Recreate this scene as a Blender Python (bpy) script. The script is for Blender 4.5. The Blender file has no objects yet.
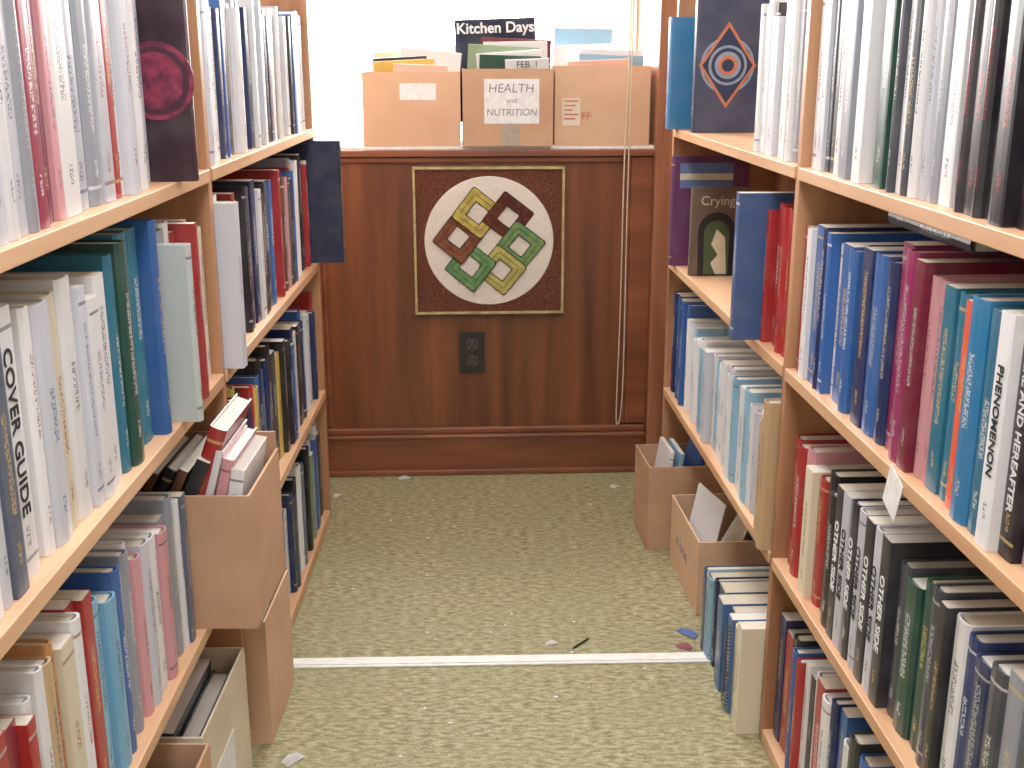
import bpy, bmesh, math, random
from mathutils import Vector, Matrix
random.seed(11)
sc = bpy.context.scene
U = random.uniform

def lin(c):
    return tuple(((v/255)/12.92 if v/255 <= .04045 else ((v/255+.055)/1.055)**2.4) for v in c)

# ---------------------------------------------------------------- materials
def newmat(name):
    m = bpy.data.materials.new(name); m.use_nodes = True
    nt = m.node_tree
    return m, nt, nt.nodes['Principled BSDF']

def N(nt, t, **kw):
    n = nt.nodes.new(t)
    for k, v in kw.items(): setattr(n, k, v)
    return n

def math_(nt, op, a, b=None, c=None):
    n = N(nt, 'ShaderNodeMath', operation=op)
    for i, v in enumerate((a, b, c)):
        if v is None: continue
        if isinstance(v, (int, float)): n.inputs[i].default_value = v
        else: nt.links.new(v, n.inputs[i])
    return n.outputs[0]

def mixc(nt, fac, a, b):
    n = N(nt, 'ShaderNodeMix', data_type='RGBA')
    for i, v in ((0, fac), (6, a), (7, b)):
        if isinstance(v, (int, float)): n.inputs[i].default_value = v
        elif isinstance(v, tuple): n.inputs[i].default_value = (*v, 1)
        else: nt.links.new(v, n.inputs[i])
    return n.outputs[2]

def noisy(name, c1, c2, scale=(10, 10, 10), rough=.7, bump=0.0, detail=4, spec=.4, lo=.35, hi=.65):
    m, nt, p = newmat(name)
    tc = N(nt, 'ShaderNodeTexCoord'); mp = N(nt, 'ShaderNodeMapping')
    mp.inputs['Scale'].default_value = scale
    nz = N(nt, 'ShaderNodeTexNoise'); nz.inputs['Scale'].default_value = 1; nz.inputs['Detail'].default_value = detail
    nt.links.new(tc.outputs['Object'], mp.inputs[0]); nt.links.new(mp.outputs[0], nz.inputs['Vector'])
    mr = N(nt, 'ShaderNodeMapRange'); mr.inputs[1].default_value = lo; mr.inputs[2].default_value = hi
    nt.links.new(nz.outputs[0], mr.inputs[0])
    nt.links.new(mixc(nt, mr.outputs[0], lin(c1), lin(c2)), p.inputs['Base Color'])
    p.inputs['Roughness'].default_value = rough
    p.inputs['Specular IOR Level'].default_value = spec
    if bump:
        b = N(nt, 'ShaderNodeBump'); b.inputs['Strength'].default_value = bump; b.inputs['Distance'].default_value = .004
        nt.links.new(nz.outputs[0], b.inputs['Height']); nt.links.new(b.outputs[0], p.inputs['Normal'])
    return m

def plain(name, c, rough=.6, metal=0):
    m = noisy(name, c, tuple(int(v*.93) for v in c), (60, 60, 60), rough)
    m.node_tree.nodes['Principled BSDF'].inputs['Metallic'].default_value = metal
    return m

M_wall = noisy('panel_wood', (134, 78, 48), (82, 44, 28), (16, 16, 1.1), .33, .05, 9, .5, .32, .68)
M_trimw = noisy('trim_wood', (146, 86, 56), (106, 58, 38), (2.5, 18, 18), .34, .05, 8, .5, .3, .7)
M_post = noisy('post_wood', (172, 112, 80), (128, 78, 54), (18, 18, 2), .42, .05, 8)
M_shelf = noisy('shelf_wood', (230, 188, 148), (200, 150, 110), (18, 1.6, 18), .4, .05, 6)
M_upr = noisy('upright_wood', (192, 142, 104), (156, 106, 74), (18, 18, 1.6), .42, .05, 6)
M_paint = plain('wall_paint', (226, 220, 212), .8)
M_ceil = plain('ceiling_paint', (238, 236, 232), .9)
M_frame = plain('window_paint', (248, 240, 234), .6)
M_card = noisy('cardboard', (200, 158, 126), (188, 146, 116), (7, 7, 10), .85, .03, 5, .2)
M_card2 = noisy('cardboard_pale', (218, 178, 146), (208, 168, 136), (7, 7, 10), .85, .03, 5, .2)
M_card3 = noisy('cardboard_white', (226, 212, 188), (212, 198, 172), (6, 6, 10), .85, .03, 4, .2)
M_paper = plain('paper', (242, 240, 238), .8)
M_metal = noisy('strip_metal', (244, 242, 236), (226, 222, 214), (30, 90, 10), .4)
M_black = plain('black_plastic', (44, 42, 42), .35)
M_sock = plain('socket_plastic', (74, 70, 68), .3)
M_dark = plain('dark_slot', (8, 8, 8), .5)
M_gilt = noisy('gilt_frame', (196, 178, 128), (160, 142, 96), (40, 40, 40), .35)
M_cream = noisy('cream_wool', (240, 230, 218), (222, 210, 196), (350, 350, 350), .9, .6, 2, .1)
M_field = noisy('brown_wool', (118, 72, 54), (80, 46, 36), (260, 260, 260), .9, .8, 2, .1)
M_cord = plain('cord', (216, 200, 176), .8)
M_ink = plain('ink_grey', (136, 134, 138), .7)
M_inkw = plain('ink_white', (240, 240, 240), .6)
M_inkk = plain('ink_black', (25, 25, 28), .6)
M_tape = plain('tape', (176, 160, 142), .3)

def carpet():
    m, nt, p = newmat('carpet_pile')
    tc = N(nt, 'ShaderNodeTexCoord')
    def nz(scale, detail=3):
        mp = N(nt, 'ShaderNodeMapping'); mp.inputs['Scale'].default_value = scale
        n = N(nt, 'ShaderNodeTexNoise'); n.inputs['Scale'].default_value = 1; n.inputs['Detail'].default_value = detail
        nt.links.new(tc.outputs['Object'], mp.inputs[0]); nt.links.new(mp.outputs[0], n.inputs['Vector'])
        return n.outputs[0]
    a = nz((48, 120, 10), 6); b = nz((4, 6, 3), 4); c = nz((200, 340, 50), 2)
    def mr(v, lo, hi):
        r = N(nt, 'ShaderNodeMapRange'); r.inputs[1].default_value = lo; r.inputs[2].default_value = hi
        nt.links.new(v, r.inputs[0]); return r.outputs[0]
    c1 = mixc(nt, mr(a, .36, .64), lin((122, 113, 68)), lin((188, 181, 142)))
    c2 = mixc(nt, math_(nt, 'MULTIPLY', mr(b, .4, .65), .4), c1, lin((152, 152, 108)))
    c3 = mixc(nt, math_(nt, 'MULTIPLY', mr(c, .45, .65), .5), c2, lin((98, 86, 48)))
    nt.links.new(c3, p.inputs['Base Color'])
    p.inputs['Roughness'].default_value = .62; p.inputs['Specular IOR Level'].default_value = .45
    bp = N(nt, 'ShaderNodeBump'); bp.inputs['Strength'].default_value = .55; bp.inputs['Distance'].default_value = .005
    nt.links.new(math_(nt, 'ADD', a, c), bp.inputs['Height']); nt.links.new(bp.outputs[0], p.inputs['Normal'])
    return m
M_carpet = carpet()

def bookmat():
    m, nt, p = newmat('book_cover')
    col = N(nt, 'ShaderNodeAttribute', attribute_name='Col')
    ink = N(nt, 'ShaderNodeAttribute', attribute_name='Ink')
    def uv(n):
        a = N(nt, 'ShaderNodeUVMap', uv_map=n); s = N(nt, 'ShaderNodeSeparateXYZ'); nt.links.new(a.outputs[0], s.inputs[0]); return a.outputs[0], s.outputs[0], s.outputs[1]
    _, u, v = uv('spine'); met, _, _ = uv('metre'); _, v0, v1 = uv('style')
    mpp = N(nt, 'ShaderNodeMapping'); mpp.inputs['Scale'].default_value = (260, 330, 1)
    nt.links.new(met, mpp.inputs[0])
    nz = N(nt, 'ShaderNodeTexNoise'); nz.inputs['Scale'].default_value = 1; nz.inputs['Detail'].default_value = 1
    nt.links.new(mpp.outputs[0], nz.inputs['Vector'])
    gl = math_(nt, 'GREATER_THAN', nz.outputs[0], .5)
    def rng(x, a, b): return math_(nt, 'MULTIPLY', math_(nt, 'GREATER_THAN', x, a), math_(nt, 'LESS_THAN', x, b))
    t1 = math_(nt, 'MULTIPLY', math_(nt, 'MULTIPLY', rng(u, .34, .66), rng(v, v0, v1)), gl)
    t2 = math_(nt, 'MULTIPLY', math_(nt, 'MULTIPLY', rng(u, .38, .62), rng(v, .12, .2)), gl)
    bd = math_(nt, 'MULTIPLY', math_(nt, 'ADD', rng(v, .07, .085), rng(v, .92, .935)), ink.outputs['Alpha'])
    bd = math_(nt, 'MULTIPLY', bd, math_(nt, 'GREATER_THAN', u, 0.0))
    mk = math_(nt, 'MINIMUM', math_(nt, 'ADD', math_(nt, 'ADD', t1, t2), bd), 1.0)
    mk = math_(nt, 'MULTIPLY', mk, .72)
    wear = N(nt, 'ShaderNodeTexNoise'); wear.inputs['Scale'].default_value = 18; wear.inputs['Detail'].default_value = 5
    tc = N(nt, 'ShaderNodeTexCoord'); nt.links.new(tc.outputs['Object'], wear.inputs['Vector'])
    wf = math_(nt, 'MULTIPLY', math_(nt, 'SUBTRACT', wear.outputs[0], .42), .22)
    base = mixc(nt, math_(nt, 'MAXIMUM', wf, 0.0), col.outputs['Color'], lin((190, 184, 180)))
    nt.links.new(mixc(nt, mk, base, ink.outputs['Color']), p.inputs['Base Color'])
    p.inputs['Roughness'].default_value = .34
    return m
def pagemat():
    m, nt, p = newmat('book_pages')
    col = N(nt, 'ShaderNodeAttribute', attribute_name='Col')
    tc = N(nt, 'ShaderNodeTexCoord')
    nz = N(nt, 'ShaderNodeTexNoise'); nz.inputs['Scale'].default_value = 500; nz.inputs['Detail'].default_value = 1
    nt.links.new(tc.outputs['Object'], nz.inputs['Vector'])
    nt.links.new(mixc(nt, math_(nt, 'MULTIPLY', nz.outputs[0], .5), col.outputs['Color'], lin((140, 128, 108))), p.inputs['Base Color'])
    p.inputs['Roughness'].default_value = .9
    return m
M_book = bookmat(); M_page = pagemat()

# ---------------------------------------------------------------- mesh helpers
def slab(bm, a, b, mi=0, M=None):
    vs = []
    for z in (a[2], b[2]):
        for (x, y) in ((a[0], a[1]), (b[0], a[1]), (b[0], b[1]), (a[0], b[1])):
            p = Vector((x, y, z)); vs.append(bm.verts.new(M @ p if M else p))
    fs = [(3, 2, 1, 0), (4, 5, 6, 7), (0, 1, 5, 4), (1, 2, 6, 5), (2, 3, 7, 6), (3, 0, 4, 7)]
    out = []
    for f in fs:
        fc = bm.faces.new([vs[i] for i in f]); fc.material_index = mi; out.append(fc)
    return out

def finish(name, bm, mats, parent=None, bevel=0, M=None, smooth=False):
    bmesh.ops.recalc_face_normals(bm, faces=bm.faces[:])
    me = bpy.data.meshes.new(name); bm.to_mesh(me); bm.free()
    for m in mats: me.materials.append(m)
    o = bpy.data.objects.new(name, me); sc.collection.objects.link(o)
    if M is not None: o.matrix_world = M
    if parent is not None: o.parent = parent; 
    if parent is not None and M is None: o.matrix_parent_inverse = parent.matrix_world.inverted()
    if bevel:
        md = o.modifiers.new('bevel', 'BEVEL'); md.width = bevel; md.segments = 2; md.limit_method = 'ANGLE'
    if smooth:
        for f in me.polygons: f.use_smooth = True
    return o

def boxes(name, lst, mats, parent=None, bevel=0, T=None):
    bm = bmesh.new()
    for it in lst: slab(bm, it[0], it[1], it[2] if len(it) > 2 else 0, T)
    return finish(name, bm, mats, parent, bevel)

def text(body, size, loc, right, up, mat, parent=None, name='lettering', shear=0, align='CENTER', ext=.0003, bold=0):
    cu = bpy.data.curves.new(name, 'FONT'); cu.body = body; cu.size = size; cu.extrude = ext; cu.shear = shear; cu.offset = bold
    cu.align_x = align; cu.align_y = 'CENTER'
    cu.materials.append(mat)
    o = bpy.data.objects.new(name, cu); sc.collection.objects.link(o)
    r = Vector(right).normalized(); u = Vector(up).normalized(); n = r.cross(u)
    Mx = Matrix(((r.x, u.x, n.x, loc[0]), (r.y, u.y, n.y, loc[1]), (r.z, u.z, n.z, loc[2]), (0, 0, 0, 1)))
    o.matrix_world = Mx
    if parent is not None:
        o.parent = parent; o.matrix_parent_inverse = parent.matrix_world.inverted()
    return o

# ---------------------------------------------------------------- books
PAL = dict(w=(230, 229, 230), W=(198, 200, 209), c=(220, 208, 182), g=(142, 146, 156), G=(36, 74, 62), k=(28, 28, 34), n=(28, 42, 86),
           b=(46, 92, 160), t=(44, 112, 138), l=(134, 180, 206), r=(166, 40, 42), m=(112, 28, 50), p=(206, 146, 152), P=(138, 32, 82),
           o=(228, 92, 56), y=(214, 182, 84), e=(188, 156, 118), z=(98, 64, 48), s=(88, 98, 118), d=(60, 64, 74), v=(84, 54, 112), a=(124, 144, 112),
           N=(20, 30, 60), x=(60, 40, 56), q=(240, 186, 164))
class Books:
    def __init__(self):
        self.bm = bmesh.new(); L = self.bm.loops.layers
        self.col = L.float_color.new('Col'); self.ink = L.float_color.new('Ink')
        self.us = L.uv.new('spine'); self.um = L.uv.new('metre'); self.ut = L.uv.new('style')
    def face(self, vs, mi, col, ink, uv=None, mt=None, st=(0, 0)):
        f = self.bm.faces.new(vs); f.material_index = mi
        for i, l in enumerate(f.loops):
            l[self.col] = (*col, 1); l[self.ink] = ink
            l[self.us].uv = uv[i] if uv else (-1, -1); l[self.um].uv = mt[i] if mt else (0, 0); l[self.ut].uv = st
    def book(self, M, t, D, H, col, ink=None, hard=True, cover=None, page=None, plainspine=False):
        j = U(.86, 1.08)
        c = tuple(min(1, v*j) for v in lin(PAL[col] if isinstance(col, str) else col))
        cv = c if cover is None else lin(PAL[cover] if isinstance(cover, str) else cover)
        if ink is None:
            lum = .3*c[0]+.6*c[1]+.1*c[2]
            ink = random.choice([(50, 50, 60), (130, 50, 60), (50, 70, 120), (80, 80, 84)]) if lum > .3 else random.choice([(215, 212, 205), (205, 176, 110), (225, 225, 228), (180, 180, 178)])
        ik = (*lin(ink), 1.0 if U(0, 1) < .3 else 0.0)
        pg = page or lin(random.choice([(232, 224, 210), (216, 206, 186), (236, 232, 226), (204, 192, 170), (190, 184, 176)]))
        ct = .0026 if hard else .0008
        ct = min(ct, t*.2)
        r = min(t*.28, .006) if hard else min(.0012, t*.2)
        arc = [(t/2-t/2*math.cos(math.pi*k/4), r-r*math.sin(math.pi*k/4)) for k in (1, 2, 3)]
        out = [(0, D), (0, r)]+arc+[(t, r), (t, D)]
        inn = [(ct, D), (ct, r+ct)]+[(ct+(t-2*ct)*a/t, b+ct) for a, b in arc]+[(t-ct, r+ct), (t-ct, D)]
        bm = self.bm
        def mk(pts, z): return [bm.verts.new(M @ Vector((a, b, z))) for a, b in pts]
        o0, o1, i0, i1 = mk(out, 0), mk(out, H), mk(inn, 0), mk(inn, H)
        ox, oy = U(0, 50), U(0, 50)
        a0 = U(.3, .5); a1 = U(.6, .88)
        if plainspine: a0 = a1 = 2
        for k in range(6):
            sp = 1 <= k <= 4
            if sp:
                u0 = out[k][0]/t; u1 = out[k+1][0]/t
                self.face([o0[k], o0[k+1], o1[k+1], o1[k]], 0, c, ik, [(u0, 0), (u1, 0), (u1, 1), (u0, 1)],
                          [(ox+u0*t, oy), (ox+u1*t, oy), (ox+u1*t, oy+H), (ox+u0*t, oy+H)], (a0, a1))
            else: self.face([o0[k], o0[k+1], o1[k+1], o1[k]], 0, cv, ik)
            self.face([i0[k+1], i0[k], i1[k], i1[k+1]], 0, cv, ik)
            self.face([o1[k], o1[k+1], i1[k+1], i1[k]], 0, c, ik)
            self.face([o0[k+1], o0[k], i0[k], i0[k+1]], 0, c, ik)
        for k in (0, 6):
            self.face([o0[k], o1[k], i1[k], i0[k]], 0, c, ik)
        g = .003 if hard else .0002
        lo = (ct*1.02, r+ct*1.2, g); hi = (t-ct*1.02, D-g-.0005, H-g)
        for fc in slab(bm, lo, hi, 1, M):
            for l in fc.loops:
                l[self.col] = (*pg, 1); l[self.ink] = (*pg, 0); l[self.us].uv = (-1, -1)
    def done(self, name, parent=None):
        return finish(name, self.bm, [M_book, M_page], parent)

def frame(side):
    if side == 'L':
        es = Vector((-.0186, 1, 0)).normalized(); ed = Vector((-1, -.0186, 0)).normalized(); o = Vector((-.438, 0, 0))
    else:
        es = Vector((-.048, 1, 0)).normalized(); ed = Vector((1, .048, 0)).normalized(); o = Vector((.542, 0, 0))
    return Matrix(((es.x, ed.x, 0, o.x), (es.y, ed.y, 0, o.y), (0, 0, 1, 0), (0, 0, 0, 1)))
F = {'L': frame('L'), 'R': frame('R')}
T = Matrix.Translation
def leanM(th, t):
    c, s = math.cos(th), math.sin(th)
    return Matrix(((c, 0, s, 0), (0, 1, 0, 0), (-s, 0, c, max(0, t*s)), (0, 0, 0, 1)))

def row(name, side, s0, s1, z, seq, hr=(.2, .26), dr=(.004, .022), dep=(.14, .19), ov={}, hard=.6, lean=0.0):
    n = len(seq)
    w = [U(.6, 1.45) for _ in seq]
    fixed = sum(ov[i]['t'] for i in ov if 't' in ov[i])
    tot = sum(w[i] for i in range(n) if not (i in ov and 't' in ov[i]))
    k = (s1-s0-fixed)/tot if tot else 0
    B = Books(); s = s0; labels = []
    h = U(*hr); info = []
    for i, ch in enumerate(seq):
        o = ov.get(i, {})
        t = o.get('t', w[i]*k)
        h = o.get('h', h*.3+U(*hr)*.7)
        d = o.get('d', U(*dr))
        th = o.get('lean', lean+U(-.006, .006))
        tt = t-.0008
        lm = leanM(th, tt) if th >= 0 else Matrix(((math.cos(th), 0, math.sin(th), 0), (0, 1, 0, 0), (-math.sin(th), 0, math.cos(th), 0), (0, 0, 0, 1)))
        M = F[side] @ T((s, d, z+.0005)) @ lm
        D = o.get('D', U(*dep)); D = min(D, .245-d)
        B.book(M, tt, D, h, o.get('c', ch), o.get('ink'), U(0, 1) < hard, o.get('cover'), plainspine='text' in o)
        if 'text' in o:
            labels.append((o['text'], o.get('size', tt*.6), M @ Vector((tt/2, -.0006, h*o.get('tv', .55))), o.get('tm', M_inkw)))
        info.append((M, tt, D, h))
        s += t
    ob = B.done(name)
    es = F[side].to_3x3() @ Vector((1, 0, 0))
    for body, size, loc, mt in labels:
        text(body, size, loc, (0, 0, -1), es if side == 'L' else -es, mt, ob, 'spine_title', bold=.0003)
    return ob, info

# ---------------------------------------------------------------- room shell
boxes('floor', [((-1.3, -1.6, -.05), (1.35, 3.9, 0))], [M_carpet])
boxes('ceiling', [((-1.3, -1.6, 2.5), (1.35, 3.9, 2.56))], [M_ceil])
boxes('wall_left', [((-.92, -1.6, 0), (-.86, 3.9, 2.5))], [M_paint])
boxes('wall_right', [((.93, -1.6, 0), (.99, 3.9, 2.5))], [M_paint])
boxes('wall_front', [((-.92, -1.66, 0), (.99, -1.6, 2.5))], [M_paint])
WM = T((0, 3.258, 0)) @ Matrix.Rotation(.05, 4, 'Z')
OX0, OX1, SZ, OT = -.84, .402, .968, 2.25
boxes('wall_back', [((-.90, 0, 0), (.95, .40, SZ-.02)),
                    ((OX1+.05, 0, SZ-.02), (.95, .40, 2.5)), ((-.90, .0, OT), (OX1+.05, .40, 2.5))], [M_wall], T=WM)
boxes('window_sill', [((-.88, -.004, SZ-.010), (OX1, .36, SZ), 1), ((-.88, -.020, SZ-.028), (OX1, .0, SZ-.010), 0)], [M_trimw, M_frame], bevel=.002, T=WM)
boxes('trim_1', [((-.90, -.010, .15), (-.545, -.0003, SZ-.03)), ((.338, -.010, .15), (.40, -.0003, SZ-.03)),
                 ((-.545, -.010, SZ-.045), (.338, -.0003, SZ-.03)),
                 ((-.545, -.006, .15), (-.532, -.0003, SZ-.045)), ((.326, -.006, .15), (.338, -.0003, SZ-.045))], [M_trimw], bevel=.003, T=WM)
boxes('trim_2', [((.400, -.045, 0), (.452, .40, 2.45))], [M_post], bevel=.004, T=WM)
boxes('baseboard_back', [((-.90, -.022, 0), (.399, -.0005, .112)), ((-.90, -.028, .112), (.399, -.0005, .126)), ((-.90, -.016, .126), (.399, -.0005, .145)), ((-.90, -.034, 0), (.399, -.022, .018))], [M_trimw], bevel=.004, T=WM)
boxes('window_1', [((-.88, .362, SZ), (-.82, .40, OT)), ((OX1-.05, .362, SZ), (OX1-.002, .40, OT)), ((-.82, .362, SZ), (OX1-.05, .40, SZ+.02)),
                   ((-.82, .362, OT-.05), (OX1-.05, .40, OT)), ((-.82, .37, 1.62), (OX1-.05, .395, 1.65))], [M_frame], bevel=.003, T=WM)

# ---------------------------------------------------------------- artwork
def art():
    L = WM @ T((-.066, -.001, .702))
    bm = bmesh.new(); w, h, fw = .214, .210, .0065
    slab(bm, (-w+fw, -.014, -h+fw), (w-fw, 0, h-fw), 1, L)
    for a, b in (((-w, -.02, -h), (-w+fw, 0, h)), ((w-fw, -.02, -h), (w, 0, h)), ((-w+fw, -.02, -h), (w-fw, 0, -h+fw)), ((-w+fw, -.02, h-fw), (w-fw, 0, h))):
        slab(bm, a, b, 0, L)
    n = 64; R = .184
    c0 = [bm.verts.new(L @ Vector((R*math.cos(2*math.pi*i/n), -.0141, R*math.sin(2*math.pi*i/n)))) for i in range(n)]
    c1 = [bm.verts.new(L @ Vector((R*.99*math.cos(2*math.pi*i/n), -.0165, R*.99*math.sin(2*math.pi*i/n)))) for i in range(n)]
    f = bm.faces.new(c1); f.material_index = 2
    for i in range(n):
        f = bm.faces.new([c0[i], c0[(i+1) % n], c1[(i+1) % n], c1[i]]); f.material_index = 2
    root = finish('needlepoint_picture', bm, [M_gilt, M_field, M_cream])
    cols = [(190, 172, 88), (100, 56, 46), (100, 138, 90), (186, 174, 100), (108, 144, 96), (110, 62, 50)]
    c2 = [(168, 150, 80), (86, 46, 38), (124, 150, 88), (168, 160, 90), (88, 128, 84), (124, 78, 56)]
    M_out = noisy('outline_wool', (62, 50, 44), (46, 36, 32), (350, 350, 350), .9, .5, 2, .1)
    def ring(bm, Mx, ho, hi, y0, y1, mi):
        def pts(hh, rr, y):
            o = []
            for cx, cz, a0 in ((hh-rr, hh-rr, 0), (-(hh-rr), hh-rr, 90), (-(hh-rr), -(hh-rr), 180), (hh-rr, -(hh-rr), 270)):
                for k in range(4):
                    a = math.radians(a0+30*k); o.append(bm.verts.new(Mx @ Vector((cx+rr*math.cos(a), y, cz+rr*math.sin(a)))))
            return o
        A, Bq, C, Dq = pts(ho, .007, y1), pts(hi, .003, y1), pts(ho, .007, y0), pts(hi, .003, y0)
        m = len(A)
        for i in range(m):
            j = (i+1) % m
            for q in ((A[i], A[j], Bq[j], Bq[i]), (C[i], C[j], Dq[j], Dq[i]), (A[i], A[j], C[j], C[i]), (Bq[i], Bq[j], Dq[j], Dq[i])):
                f = bm.faces.new(q); f.material_index = mi
    for i in range(6):
        ang = math.radians(112-60*i); Rr = .088
        Mx = L @ T((Rr*math.cos(ang), -.021, Rr*math.sin(ang))) @ Matrix.Rotation(-ang, 4, 'Y') @ Matrix.Rotation(math.radians(4.5), 4, 'X') @ Matrix.Rotation(ang, 4, 'Y') @ Matrix.Rotation(math.radians(38), 4, 'Y')
        bm = bmesh.new()
        ring(bm, Mx, .0545, .0225, 0, .0012, 1)
        ring(bm, Mx, .052, .025, -.0012, .0002, 0)
        ring(bm, Mx, .0392, .0377, -.0016, -.0011, 1)
        mt = noisy('link_wool_%d' % i, cols[i], c2[i], (50, 50, 50), .9, .4, 1, .1, .44, .56)
        finish('link_%d' % (i+1), bm, [mt, M_out], root)
art()

def outlet():
    L = WM @ T((-.1175, 0, .374))
    bm = bmesh.new()
    slab(bm, (-.037, -.006, -.060), (.037, -.0003, .060), 0, L)
    for z in (-.024, .024):
        n = 20
        pts = [(max(-.0165, min(.0165, .021*math.cos(2*math.pi*i/n))), z+.0165*math.sin(2*math.pi*i/n)) for i in range(n)]
        a = [bm.verts.new(L @ Vector((p[0], -.0061, p[1]))) for p in pts]; b = [bm.verts.new(L @ Vector((p[0], -.010, p[1]))) for p in pts]
        f = bm.faces.new(b); f.material_index = 2
        for i in range(n):
            f = bm.faces.new([a[i], a[(i+1) % n], b[(i+1) % n], b[i]]); f.material_index = 2
        slab(bm, (-.009, -.0104, z-.003), (-.006, -.010, z+.009), 1, L)
        slab(bm, (.006, -.0104, z-.003), (.009, -.010, z+.009), 1, L)
        slab(bm, (-.003, -.0104, z-.012), (.003, -.010, z-.006), 1, L)
    slab(bm, (-.003, -.0072, -.003), (.003, -.006, .003), 2, L)
    finish('wall_outlet', bm, [M_black, M_dark, M_sock])
outlet()

def cord():
    cu = bpy.data.curves.new('blind_cord', 'CURVE'); cu.dimensions = '3D'; cu.bevel_depth = .0018; cu.bevel_resolution = 3
    pts = [(.326, -.04, 2.2), (.327, -.045, 1.4), (.322, -.045, .8), (.326, -.045, .3), (.320, -.045, .17), (.309, -.045, .15), (.306, -.045, .2), (.312, -.045, .5), (.310, -.045, .95), (.322, -.045, 1.3), (.320, -.04, 2.2)]
    sp = cu.splines.new('NURBS'); sp.points.add(len(pts)-1); sp.order_u = 3; sp.use_endpoint_u = True
    for i, p in enumerate(pts):
        q = WM @ Vector(p); sp.points[i].co = (*q, 1)
    cu.materials.append(M_cord)
    o = bpy.data.objects.new('blind_cord', cu); sc.collection.objects.link(o)
cord()

# ---------------------------------------------------------------- shelves
Z1, Z2, Z3 = 1.037, .709, .368
def shelf(side, ups, plinths):
    bm = bmesh.new(); M = F[side]
    for u in ups: slab(bm, (u-.01, 0, 0.0), (u+.01, .26, 1.385), 1, M)
    for a, b in zip(ups[:-1], ups[1:]):
        for z in (Z1, Z2, Z3): slab(bm, (a+.0102, -.003, z-.020), (b-.0102, .26, z), 0, M)
    for a, b in plinths: slab(bm, (a+.0102, 0, 0.0), (b-.0102, .26, .03), 0, M)
    slab(bm, (ups[0]-.01, .2605, 0), (ups[-1]+.01, .267, 1.385), 1, M)
    return finish('bookshelf', bm, [M_shelf, M_upr], bevel=.0015)
shelf('L', [.68, 1.80, 2.88], [(1.80, 2.88)])
shR = shelf('R', [.68, 1.835, 2.91], [(.68, 1.835)])

M_or = plain('ink_orange', (186, 112, 78), .5); M_si = plain('ink_silver', (130, 148, 170), .4); M_nv = plain('ink_navy', (30, 44, 76), .5)
M_rd = plain('ink_red', (150, 46, 66), .5); M_gr = plain('ink_green', (70, 84, 56), .5); M_cr = plain('ink_cream', (214, 206, 176), .5); M_pu = plain('ink_purple', (150, 110, 150), .5)
M_em = noisy('ink_rose', (150, 56, 80), (90, 36, 56), (60, 60, 60), .4)
def flat(pts, M, mat, parent, name, y=-.0006, th=.0008):
    bm = bmesh.new()
    a = [bm.verts.new(M @ Vector((y, p[0], p[1]))) for p in pts]; b = [bm.verts.new(M @ Vector((y+th*.9, p[0], p[1]))) for p in pts]
    bm.faces.new(a); bm.faces.new(b[::-1])
    for i in range(len(pts)): bm.faces.new([a[i], a[(i+1) % len(pts)], b[(i+1) % len(pts)], b[i]])
    finish(name, bm, [mat], parent)
def circ(cx, cz, r, n=32, a0=0, a1=360):
    return [(cx+r*math.cos(math.radians(a0+(a1-a0)*i/n)), cz+r*math.sin(math.radians(a0+(a1-a0)*i/n))) for i in range(n+(a1-a0 < 360))]

red = (176, 56, 60)
# left near
ob, info = row('row_of_books', 'L', .70, 1.625, Z1, 'wWgwcwWwg'+'WwWg'+'mmpwW'+'gWrwWmwWgW'+'k', (.245, .30),
    ov={28: dict(t=.026, h=.285, d=-.03, D=.22, c=(48, 26, 40), ink=(150, 60, 80)), 27: dict(t=.035, d=.03, h=.27), 26: dict(d=.025), 25: dict(d=.025), 13: dict(c=(140, 40, 66), t=.028), 14: dict(c=(110, 30, 60))})
Mk = info[28][0]
flat(circ(.045, .135, .052), Mk, M_em, ob, 'emblem', -.0008)
flat(circ(.045, .135, .045), Mk, plain('ink_plum', (70, 34, 52)), ob, 'emblem_ring', -.0016)
flat(circ(.045, .135, .038), Mk, M_em, ob, 'emblem_centre', -.0024)
row('row_of_books', 'L', .70, 1.775, Z2, 'gwsdkgwW'+'gWkw'+'WcwWwwg'+'tGttbb'+'agwrrpWwc', (.225, .275),
    ov={8: dict(t=.03, h=.26, c='s'), 9: dict(t=.042, h=.27, c='w', text='COVER GUIDE', tm=M_inkk, size=.026), 10: dict(h=.29, d=.04),
        19: dict(h=.27), 20: dict(h=.28), 21: dict(h=.285), 22: dict(h=.285), 23: dict(h=.29, d=.0, t=.024), 24: dict(h=.255), 25: dict(h=.25, t=.02, d=-.03, c=(186, 194, 190)), 28: dict(c='r'), 29: dict(d=-.01)})
row('row_of_books', 'L', .70, 1.545, Z3, 'kwgk'+'mppcrm'+'rwweocw'+'rrllbwgw'+'pWwpggws', (.21, .27),
    ov={9: dict(t=.036, h=.23, c=(128, 30, 48)), 14: dict(c=(190, 130, 74)), 19: dict(c=(130, 184, 210)), 20: dict(c=(110, 166, 200))})
# left far
row('row_of_books', 'L', 1.815, 2.865, Z1, 'wbWlwwnbwkWwgbnwlwWwbdnwkwsWdwkbwkwbw', (.235, .28))
row('row_of_books', 'L', 1.815, 2.83, Z2, 'wwWgkbdrwkdrnwzkdbrwrnzpdkbrgwdknrw', (.22, .285), ov={0: dict(t=.035, d=-.03, h=.27, lean=.03, c='W'), 1: dict(t=.03, h=.28), 2: dict(t=.03, d=-.005)})
row('row_of_books', 'L', 1.815, 2.865, Z3, 'bdkyknrwybkbnkdykrkbnwkdnbwknkr', (.2, .28))
row('row_of_books', 'L', 2.06, 2.865, .03, 'gwbnwkbbwndbkwsbnkbawbwk', (.2, .28))
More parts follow.
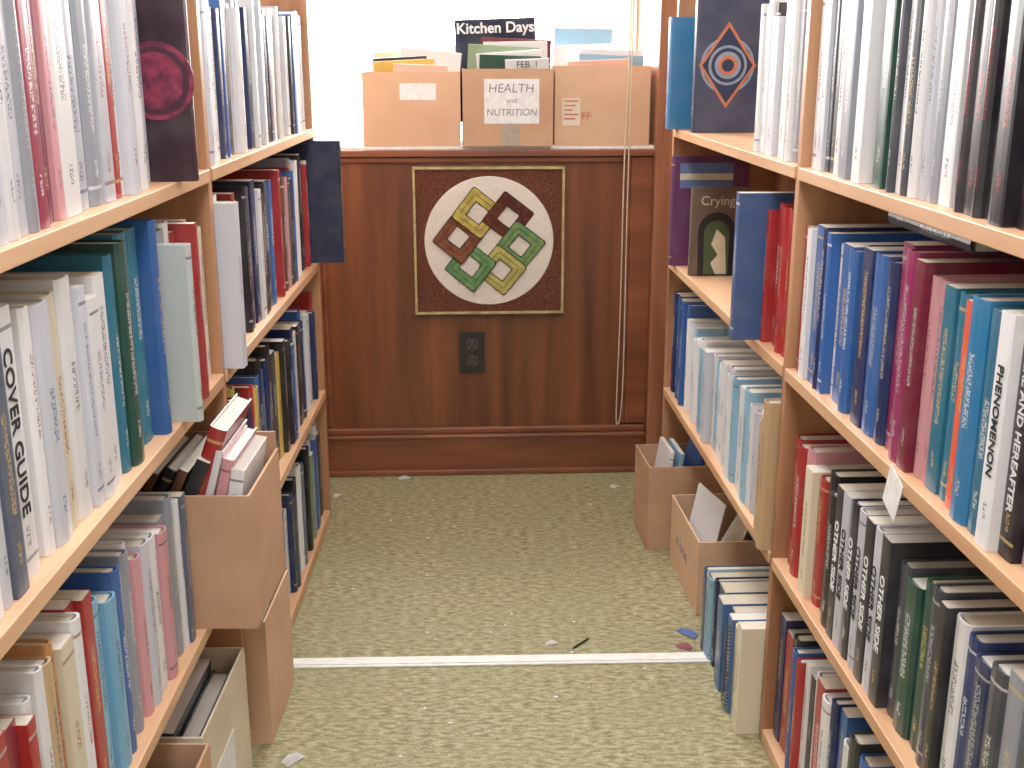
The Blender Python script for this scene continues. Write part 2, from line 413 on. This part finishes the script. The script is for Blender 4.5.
# right near
row('row_of_books', 'R', .70, 1.815, Z1, 'kwgdwkrwgdk'+'gsgw'+'kkkkkkkk'+'wgWwdwd'+'dGkwdgkwkdWw', (.24, .29),
    ov={**{i: dict(ink=red, c=(32, 30, 36)) for i in range(15, 23)}, 11: dict(t=.03, h=.23), 12: dict(t=.036), 13: dict(t=.03)})
seq = 'gpkbswtgkwgp'+'kwtto'+'ttppmPP'+'nbnkbbwbnbwr'
tv = [.03, .03, .036, .040, .024, .032, .032, .021, .021, .030, .035, .035]
ov = {i: dict(t=.0300) for i in range(12)}
for i, t in enumerate(tv): ov[12+i] = dict(t=t)
ov[11].update(c=(190, 156, 162), h=.235, d=.02); ov[10].update(h=.25)
ov[12].update(h=.246, c=(26, 24, 30), text='HERE AND HEREAFTER', size=.0165, d=.012)
ov[13].update(h=.25, text='PHENOMENON', tm=M_inkk, size=.017, d=.001); ov[14].update(c=(50, 108, 138), h=.245, d=.006); ov[15].update(c=(34, 112, 160), h=.25, d=.003); ov[16].update(c=(224, 86, 56), h=.24)
ov[21].update(h=.262); ov[22].update(h=.268); ov[23].update(h=.272)
row('row_of_books', 'R', .70, 1.815, Z2, seq, (.225, .262), ov=ov)
ov = {i: dict(t=.0307, h=.238, d=.006) for i in range(19, 26)}
for i in (19, 21, 23, 25): ov[i].update(c=(44, 44, 50), text='OTHER SIDE', size=.020)
for i in (20, 22, 24): ov[i].update(text='OTHER SIDE', tm=M_inkk, size=.020)
ov.update({i: dict(t=.0364) for i in range(26, 33)}); ov[12] = dict(c=(30, 50, 110), t=.03)
row('row_of_books', 'R', .70, 1.815, Z3, 'kdgkssdkdgdnbwkdGGd'+'kWkWkWk'+'kkrcprr', (.2, .25), ov=ov)
row('row_of_books', 'R', .70, 1.815, .03, 'wgkwbdkbtwbnkdgkkbnzwbkwbnwrwkwrbkrn', (.2, .26))
B = Books()
M = F['R'] @ T((1.57, .05, Z2+.2745)) @ Matrix(((0, 0, -1, 0), (0, 1, 0, 0), (1, 0, 0, 0), (0, 0, 0, 1)))
B.book(M, .022, .17, .26, (56, 58, 70))
B.done('lying_book')
# right far
row('row_of_books', 'R', 1.855, 2.17, Z1, 'WwgwkwcWkwWw', (.22, .27))
row('row_of_books', 'R', 1.855, 2.05, Z2, 'crrmrrb', (.23, .28), ov={6: dict(t=.028, d=-.045, D=.2, h=.265, c=(50, 80, 126)), 0: dict(c='c')})
row('row_of_books', 'R', 1.855, 2.885, Z3, 'eeccw'+'WwlwwlwWwwlwWwlwwlWw'+'bbnbNn', (.195, .235), ov={0: dict(t=.03, h=.27, d=-.02), 1: dict(d=-.015), **{i: dict(h=.26) for i in (25, 26, 27, 28, 29, 30)}})
obf, inf = row('row_of_books', 'R', 1.855, 2.19, .0, 'ecbsbsNls', (.18, .20), dr=(-.045, -.02), ov={0: dict(t=.03, h=.215, c='c'), 2: dict(t=.03, d=-.04, c=(70, 110, 160)), 4: dict(c=(60, 100, 150))})
Mb, tb, Db, Hb = inf[2]
cu = bpy.data.curves.new('spiral_binding', 'CURVE'); cu.dimensions = '3D'; cu.bevel_depth = .0009
sp = cu.splines.new('POLY'); turns = 22; nn = turns*12; sp.points.add(nn)
for i in range(nn+1):
    a = 2*math.pi*i/12; q = Mb @ Vector((tb/2+(tb*.5)*math.cos(a), .002+.007*math.sin(a)-.003, .012+(Hb-.024)*i/nn)); sp.points[i].co = (*q, 1)
cu.materials.append(M_black); so = bpy.data.objects.new('spiral_binding', cu); sc.collection.objects.link(so); so.parent = obf

def display_book(name, s, d, z, t, D, H, col, deco, tilt=0):
    B = Books(); M = F['R'] @ T((s, d, z+.001)) @ leanM(tilt, t)
    B.book(M, t, D, H, col, hard=True, plainspine=True)
    o = B.done(name); deco(M, o); return o
def deco1(M, o):
    flat(circ(.075, .15, .062), M, M_si, o, 'ring')
    flat(circ(.075, .15, .056), M, M_nv, o, 'ring_inner', -.0010)
    flat([(.075+x, .15+z) for x, z in ((-.066, 0), (0, -.095), (.066, 0), (0, .095))], M, M_or, o, 'diamond', -.0016)
    flat([(.075+x, .15+z) for x, z in ((-.058, 0), (0, -.084), (.058, 0), (0, .084))], M, M_nv, o, 'diamond_inner', -.0024)
    for k, (r, m) in enumerate(((.044, M_si), (.038, M_nv), (.03, M_si), (.022, M_or), (.014, M_nv))):
        flat(circ(.075, .15, r), M, m, o, 'disc_%d' % k, -.0032-.0007*k)
display_book('hardcover_book', 2.70, .004, Z1, .03, .19, .295, (40, 54, 84), deco1)
B = Books(); B.book(F['R'] @ T((2.84, -.03, Z1+.001)), .035, .2, .26, (50, 112, 158)); B.done('hardcover_book')
def deco2(M, o):
    flat([(.02, .19), (.15, .19), (.15, .25), (.02, .25)], M, plain('ink_cyan', (100, 120, 170)), o, 'title_band')
    flat([(.02, .21), (.15, .21), (.15, .225), (.02, .225)], M, M_cr, o, 'title_line', -.0014)
display_book('hardcover_book', 2.80, -.02, Z2, .03, .19, .265, (96, 50, 92), deco2)
def deco3(M, o):
    flat([(.02, .0)]+[(.02, .02)]+[(p[0], p[1]) for p in circ(.062, .105, .044, 16, 180, 0)]+[(.106, .0)], M, M_inkk, o, 'arch')
    flat([(.034, .004)]+[(p[0], p[1]) for p in circ(.062, .10, .030, 16, 180, 0)]+[(.092, .004)], M, M_gr, o, 'arch_inner', -.0014)
    flat([(.062, .004), (.05, .03), (.066, .05), (.05, .075), (.062, .11), (.082, .09), (.088, .004)], M, M_cr, o, 'figure', -.0022)
    es = F['R'].to_3x3() @ Vector((0, 1, 0))
    text('Crying', .03, M @ Vector((-.0012, .062, .175)), es, (0, 0, 1), M_cr, o, 'title')
display_book('paperback_book', 2.66, .002, Z2, .025, .14, .205, (96, 80, 66), deco3)
B = Books(); B.book(F['L'] @ T((2.835, -.07, Z2+.001)), .03, .2, .30, (30, 38, 64)); B.done('atlas_book')
bm = bmesh.new(); slab(bm, (1.30, -.0045, Z2-.06), (1.345, -.0036, Z2-.002), 0, F['R'])
bmesh.ops.rotate(bm, verts=bm.verts[:], cent=F['R'] @ Vector((1.32, -.004, Z2-.003)), matrix=Matrix.Rotation(.35, 3, 'X'))
finish('shelf_tag', bm, [M_paper], shR)

# ---------------------------------------------------------------- cartons
def carton(name, x0, x1, y0, y1, z0, h, mat, rot=0, flaps=(), T0=None):
    cx, cy = (x0+x1)/2, (y0+y1)/2; w, d = (x1-x0)/2, (y1-y0)/2; k = .004
    L = (T0 or Matrix.Identity(4)) @ T((cx, cy, z0+.0005)) @ Matrix.Rotation(rot, 4, 'Z')
    bm = bmesh.new()
    slab(bm, (-w, -d, 0), (w, d, k), 0, L)
    slab(bm, (-w, -d, k), (-w+k, d, h), 0, L); slab(bm, (w-k, -d, k), (w, d, h), 0, L)
    slab(bm, (-w+k, -d, k), (w-k, -d+k, h), 0, L); slab(bm, (-w+k, d-k, k), (w-k, d, h), 0, L)
    for sd, ang, ln in flaps:
        a = math.radians(ang)
        if sd == 'F': P = L @ T((0, -d+k/2, h)) @ Matrix.Rotation(a, 4, 'X'); hw = w-.003
        if sd == 'B': P = L @ T((0, d-k/2, h)) @ Matrix.Rotation(-a, 4, 'X'); hw = w-.003
        if sd == 'E': P = L @ T((w-k/2, 0, h)) @ Matrix.Rotation(math.pi/2, 4, 'Z') @ Matrix.Rotation(a, 4, 'X'); hw = d-.003
        if sd == 'W': P = L @ T((-w+k/2, 0, h)) @ Matrix.Rotation(math.pi/2, 4, 'Z') @ Matrix.Rotation(-a, 4, 'X'); hw = d-.003
        slab(bm, (-hw, -k/2, 0), (hw, k/2, ln), 0, P)
    o = finish(name, bm, [mat])
    return o, L
def fill(o, L, items):
    B = Books()
    for (x, y, z, rz, ln, t, D, H, col) in items:
        M = L @ T((x, y, z)) @ Matrix.Rotation(math.radians(rz), 4, 'Z') @ Matrix.Rotation(math.radians(ln), 4, 'Y')
        B.book(M, t, D, H, col, hard=U(0, 1) < .4)
    B.done('contents', o)

o, L = carton('cardboard_box', -.66, -.386, 1.565, 1.783, Z3, .215, M_card, flaps=(('B', -4, .03),))
fill(o, L, [(-.125, -.10, .03, 0, 28, .012, .17, .25, 'z'), (-.10, -.10, .03, 0, 27, .016, .17, .255, 'k'), (-.075, -.10, .03, 0, 26, .014, .17, .25, 'z'), (-.05, -.10, .03, 0, 25, .02, .17, .265, 'k'),
            (-.02, -.09, .04, 0, 20, .026, .17, .295, 'r'), (.015, -.09, .03, 0, 16, .012, .16, .26, 'w'), (.034, -.09, .02, 0, 14, .018, .16, .255, 'p'), (.066, -.09, .01, 0, 10, .02, .16, .245, 'w')])
o, L = carton('cardboard_box', -.69, -.436, 1.82, 2.035, 0, .245, M_card2, flaps=(('B', -8, .05), ('F', 40, .06), ('W', 20, .05)))
fill(o, L, [(-.09, -.08, .006, 0, 5, .03, .15, .2, 's'), (-.05, -.08, .006, 0, 5, .03, .15, .21, 'g'), (.0, -.08, .006, 0, 5, .03, .15, .18, 'l'), (.05, -.08, .006, 0, 5, .03, .15, .19, 'w')])
o, L = carton('cardboard_box', -.69, -.455, 1.47, 1.74, 0, .24, M_card3)
fill(o, L, [(-.09, -.12, .006, 0, 5, .04, .22, .27, 'k'), (-.04, -.12, .006, 0, 5, .04, .22, .25, 'k'), (.01, -.12, .006, 0, 5, .04, .22, .235, 'd'), (.06, -.12, .006, 0, 3, .03, .22, .21, 'k')])
bm = bmesh.new(); slab(bm, (.1178, -.09, .05), (.1186, .03, .15), 0, L); finish('label', bm, [M_paper], o)
o, L = carton('cardboard_box', -.68, -.43, 1.16, 1.42, 0, .265, M_card)
fill(o, L, [(-.1+.042*i, -.11, .006, 0, 0, .035, .2, .24, c) for i, c in enumerate('wkcwk')])
o, L = carton('cardboard_box', .334, .60, 2.685, 2.865, 0, .222, M_card, rot=.09)
fill(o, L, [(-.11, -.07, .006, 0, 8, .01, .13, .25, 'w'), (-.085, -.07, .006, 0, 8, .012, .13, .245, 'l'), (-.06, -.07, .006, 0, 15, .012, .13, .265, 'b'), (-.03, -.07, .006, 0, 12, .02, .13, .25, 'l'), (.01, -.07, .006, 0, 5, .03, .13, .24, 'g'), (.06, -.07, .006, 0, 5, .03, .13, .23, 'w')])
o, L = carton('cardboard_box', .402, .64, 2.33, 2.62, 0, .175, M_card2, rot=.07)
fill(o, L, [(-.095, -.09, .006, 10, 12, .003, .15, .235, 'w'), (-.07, -.1, .006, -12, 20, .003, .16, .22, 'c'), (-.04, -.1, .006, 5, 30, .004, .17, .21, 'w'), (.0, -.1, .006, 0, 12, .004, .17, .21, 'W'), (.04, -.1, .006, 0, 5, .03, .17, .17, 'w')])
text('e box', .05, L @ Vector((-.1195, .02, .09)), L.to_3x3() @ Vector((0, -1, 0)), (0, 0, 1), M_ink, o, 'marking')

def magazines(o, L, items):
    B = Books()
    for (x, y, z, rx, ry, w, H, col) in items:
        M = L @ T((x, y, z)) @ Matrix.Rotation(math.radians(ry), 4, 'Y') @ Matrix.Rotation(math.radians(rx), 4, 'X') @ Matrix.Rotation(math.radians(90), 4, 'Z') @ T((0, -w/2, 0))
        B.book(M, .008, w, H, col, hard=False, plainspine=True)
    return B.done('contents', o)
bw = [(-.413, -.143), (-.137, .113), (.119, .385)]
b1, L1 = carton('cardboard_box', bw[0][0], bw[0][1], -.004, .24, SZ, .200, M_card2, T0=WM)
magazines(b1, L1, [(-.02, .06, .01, 0, 3, .2, .265, 'w'), (.03, .03, .01, 0, 5, .18, .27, 'w'), (.0, .0, .01, 0, -2, .2, .245, 'c'), (.03, -.03, .01, 4, 6, .17, .25, 'w'), (-.02, -.06, .01, 6, -3, .15, .23, 'k'), (-.01, -.075, .01, 6, -3, .17, .222, 'y'), (.02, -.10, .01, 6, 2, .15, .21, 'q')])
b2, L2 = carton('cardboard_box', bw[1][0], bw[1][1], -.022, .22, SZ, .208, M_card, T0=WM)
magazines(b2, L2, [(-.02, .06, .06, 4, -2, .23, .285, 'N'), (.02, .02, .02, 4, 2, .2, .27, 'm'), (.03, .0, .02, 4, -1, .18, .262, 'w'), (-.02, -.02, .02, 5, 3, .2, .25, 'a'), (.02, -.06, .01, 6, -4, .18, .245, 'w'), (.0, -.075, .01, 6, 2, .17, .235, 'G'), (.06, -.09, .01, 7, -2, .12, .225, 'w')])
b3, L3 = carton('cardboard_box', bw[2][0], bw[2][1], -.004, .24, SZ, .216, M_card2, T0=WM)
magazines(b3, L3, [(-.04, .06, .04, 0, 1, .17, .28, 'l'), (-.02, .0, .01, 0, -2, .2, .265, 'w'), (.02, -.05, .01, 4, 2, .18, .25, 'w'), (.02, -.07, .01, 4, 2, .18, .235, 'l'), (.0, -.09, .01, 6, -3, .17, .222, 'q')])
wr = WM.to_3x3() @ Vector((1, 0, 0))
def wt(body, size, x, y, z, mat, par, sh=0, name='lettering'):
    text(body, size, WM @ Vector((x, y, z)), wr, (0, 0, 1), mat, par, name, sh)
bm = bmesh.new(); slab(bm, (-.078, -.0235, SZ+.062), (.074, -.0222, SZ+.182), 0, WM); finish('paper_sheet', bm, [M_paper], b2)
bm = bmesh.new(); slab(bm, (-.03, -.0229, SZ+.002), (.02, -.0222, SZ+.062), 0, WM); finish('tape_strip', bm, [M_tape], b2)
wt('HEALTH', .034, -.004, -.0238, SZ+.156, M_ink, b2, .1); wt('and', .02, -.002, -.0238, SZ+.124, M_ink, b2, .1); wt('NUTRITION', .026, -.002, -.0238, SZ+.092, M_ink, b2, .1)
bm = bmesh.new(); slab(bm, (-.31, -.0055, SZ+.125), (-.21, -.0042, SZ+.17), 0, WM); finish('label', bm, [M_paper], b1)
bm = bmesh.new(); slab(bm, (.14, -.0055, SZ+.055), (.19, -.0042, SZ+.13), 0, WM); finish('label', bm, [M_card3], b3)
M_pk = plain('ink_pink', (204, 124, 106), .6)
wt('FF', .030, .207, -.0052, SZ+.08, M_pk, b3)
boxes('printed_mark', [((.145, -.0062, SZ+.12-.012*i), (.185-.008*(i % 3), -.0056, SZ+.124-.012*i)) for i in range(5)], [M_pk], b3, T=WM)
tl = L2 @ T((-.02, .06, .06)) @ Matrix.Rotation(math.radians(-2), 4, 'Y') @ Matrix.Rotation(math.radians(4), 4, 'X')
r3 = tl.to_3x3()
text('Kitchen Days', .041, tl @ Vector((0, -.0095, .26)), r3 @ Vector((1, 0, 0)), r3 @ Vector((0, 0, 1)), M_inkw, b2, 'title', bold=.0008)
tl = L2 @ T((.06, -.09, .01)) @ Matrix.Rotation(math.radians(-2), 4, 'Y') @ Matrix.Rotation(math.radians(7), 4, 'X')
r3 = tl.to_3x3()
text('FEB. 1', .024, tl @ Vector((0, -.0095, .212)), r3 @ Vector((1, 0, 0)), r3 @ Vector((0, 0, 1)), M_inkk, b2, 'title')

# ---------------------------------------------------------------- floor bits
SM = T((-.015, 2.118, 0)) @ Matrix.Rotation(.03, 4, 'Z')
boxes('floor_transition_strip', [((-.46, -.019, 0), (.43, .019, .004)), ((-.46, -.012, .004), (.43, .012, .006))], [M_metal], bevel=.001, T=SM)
def scrap(name, x, y, w, l, r, mat):
    bm = bmesh.new(); L = T((x, y, .0015)) @ Matrix.Rotation(r, 4, 'Z')
    v = [bm.verts.new(L @ Vector(p)) for p in ((-w, -l, 0), (w, -l*.8, .002), (w*.8, l, .001), (0, l*1.2, .004), (-w, l*.7, 0))]
    c = bm.verts.new(L @ Vector((0, 0, .005)))
    for i in range(5): bm.faces.new([v[i], v[(i+1) % 5], c])
    bmesh.ops.solidify(bm, geom=bm.faces[:], thickness=.0006)
    finish(name, bm, [mat])
scrap('paper_scrap', -.32, 3.19, .018, .012, .3, M_paper); scrap('paper_scrap', -.50, 3.05, .012, .008, 1, M_paper)
scrap('paper_scrap', .085, 2.19, .013, .007, .2, M_paper); scrap('paper_scrap', -.39, 1.77, .02, .012, .8, M_paper)
scrap('paper_scrap', .30, 3.12, .012, .01, .8, M_paper); scrap('paper_scrap', -.35, 1.73, .01, .006, 2, M_paper)
scrap('paper_scrap', .382, 2.235, .026, .012, -.9, plain('flyer_blue', (120, 150, 215))); scrap('paper_scrap', .366, 2.175, .018, .01, -.6, plain('flyer_red', (200, 110, 130)))
bm = bmesh.new()
for i in range(26):
    x = U(-.42, .3); y = U(1.75, 3.15); r = U(.0015, .0035)
    bmesh.ops.create_icosphere(bm, subdivisions=1, radius=r, matrix=T((x, y, r*.5)) @ Matrix.Diagonal((U(1, 2), 1, .5, 1)))
finish('carpet_debris', bm, [M_paper])
bm = bmesh.new()
PM = T((.148, 2.19, .003)) @ Matrix.Rotation(-.7, 4, 'Z') @ Matrix.Rotation(math.pi/2, 4, 'X')
bmesh.ops.create_cone(bm, cap_ends=True, segments=12, radius1=.0022, radius2=.0022, depth=.05, matrix=PM)
bmesh.ops.create_cone(bm, cap_ends=True, segments=12, radius1=.0022, radius2=.0005, depth=.008, matrix=PM @ T((0, 0, .029)))
finish('pen', bm, [M_black])

# ---------------------------------------------------------------- lights
def added_fill_light(name, x, y, w, l, power):  # unseen overhead fixture and area lamp, added as fill for the aisle
    boxes(name, [((x-w/2-.02, y-l/2-.02, 2.45), (x+w/2+.02, y+l/2+.02, 2.5))], [M_ceil])
    ld = bpy.data.lights.new(name+'_lamp', 'AREA'); ld.shape = 'RECTANGLE'; ld.size = w; ld.size_y = l; ld.energy = power; ld.color = (.985, .975, 1)
    o = bpy.data.objects.new(name+'_lamp', ld); o.location = (x, y, 2.445); sc.collection.objects.link(o)
added_fill_light('added_fill_light', .03, .2, .5, 1.2, 29)
added_fill_light('added_fill_light', .03, 1.6, .5, 1.0, 11)
w = bpy.data.worlds.new('sky'); sc.world = w; w.use_nodes = True
bg = w.node_tree.nodes['Background']; bg.inputs[0].default_value = (1, .985, .97, 1); bg.inputs[1].default_value = 21
pl = bpy.data.lights.new('window_portal', 'AREA'); pl.shape = 'RECTANGLE'; pl.size = 1.3; pl.size_y = 1.35; pl.cycles.is_portal = True
po = bpy.data.objects.new('window_portal', pl); sc.collection.objects.link(po)
po.matrix_world = WM @ T((-.22, .42, 1.6)) @ Matrix.Rotation(math.radians(-90), 4, 'X')

# ---------------------------------------------------------------- camera
cam = bpy.data.cameras.new('camera'); cam.lens = 40.08; cam.sensor_width = 36; cam.clip_start = .02
co = bpy.data.objects.new('camera', cam); sc.collection.objects.link(co)
co.location = (0, 0, 1.2); co.rotation_euler = (math.radians(90-15.87), 0, 0)
sc.camera = co
sc.view_settings.view_transform = 'Standard'
sc.view_settings.exposure = 0.14
sc.view_settings.gamma = 1.1
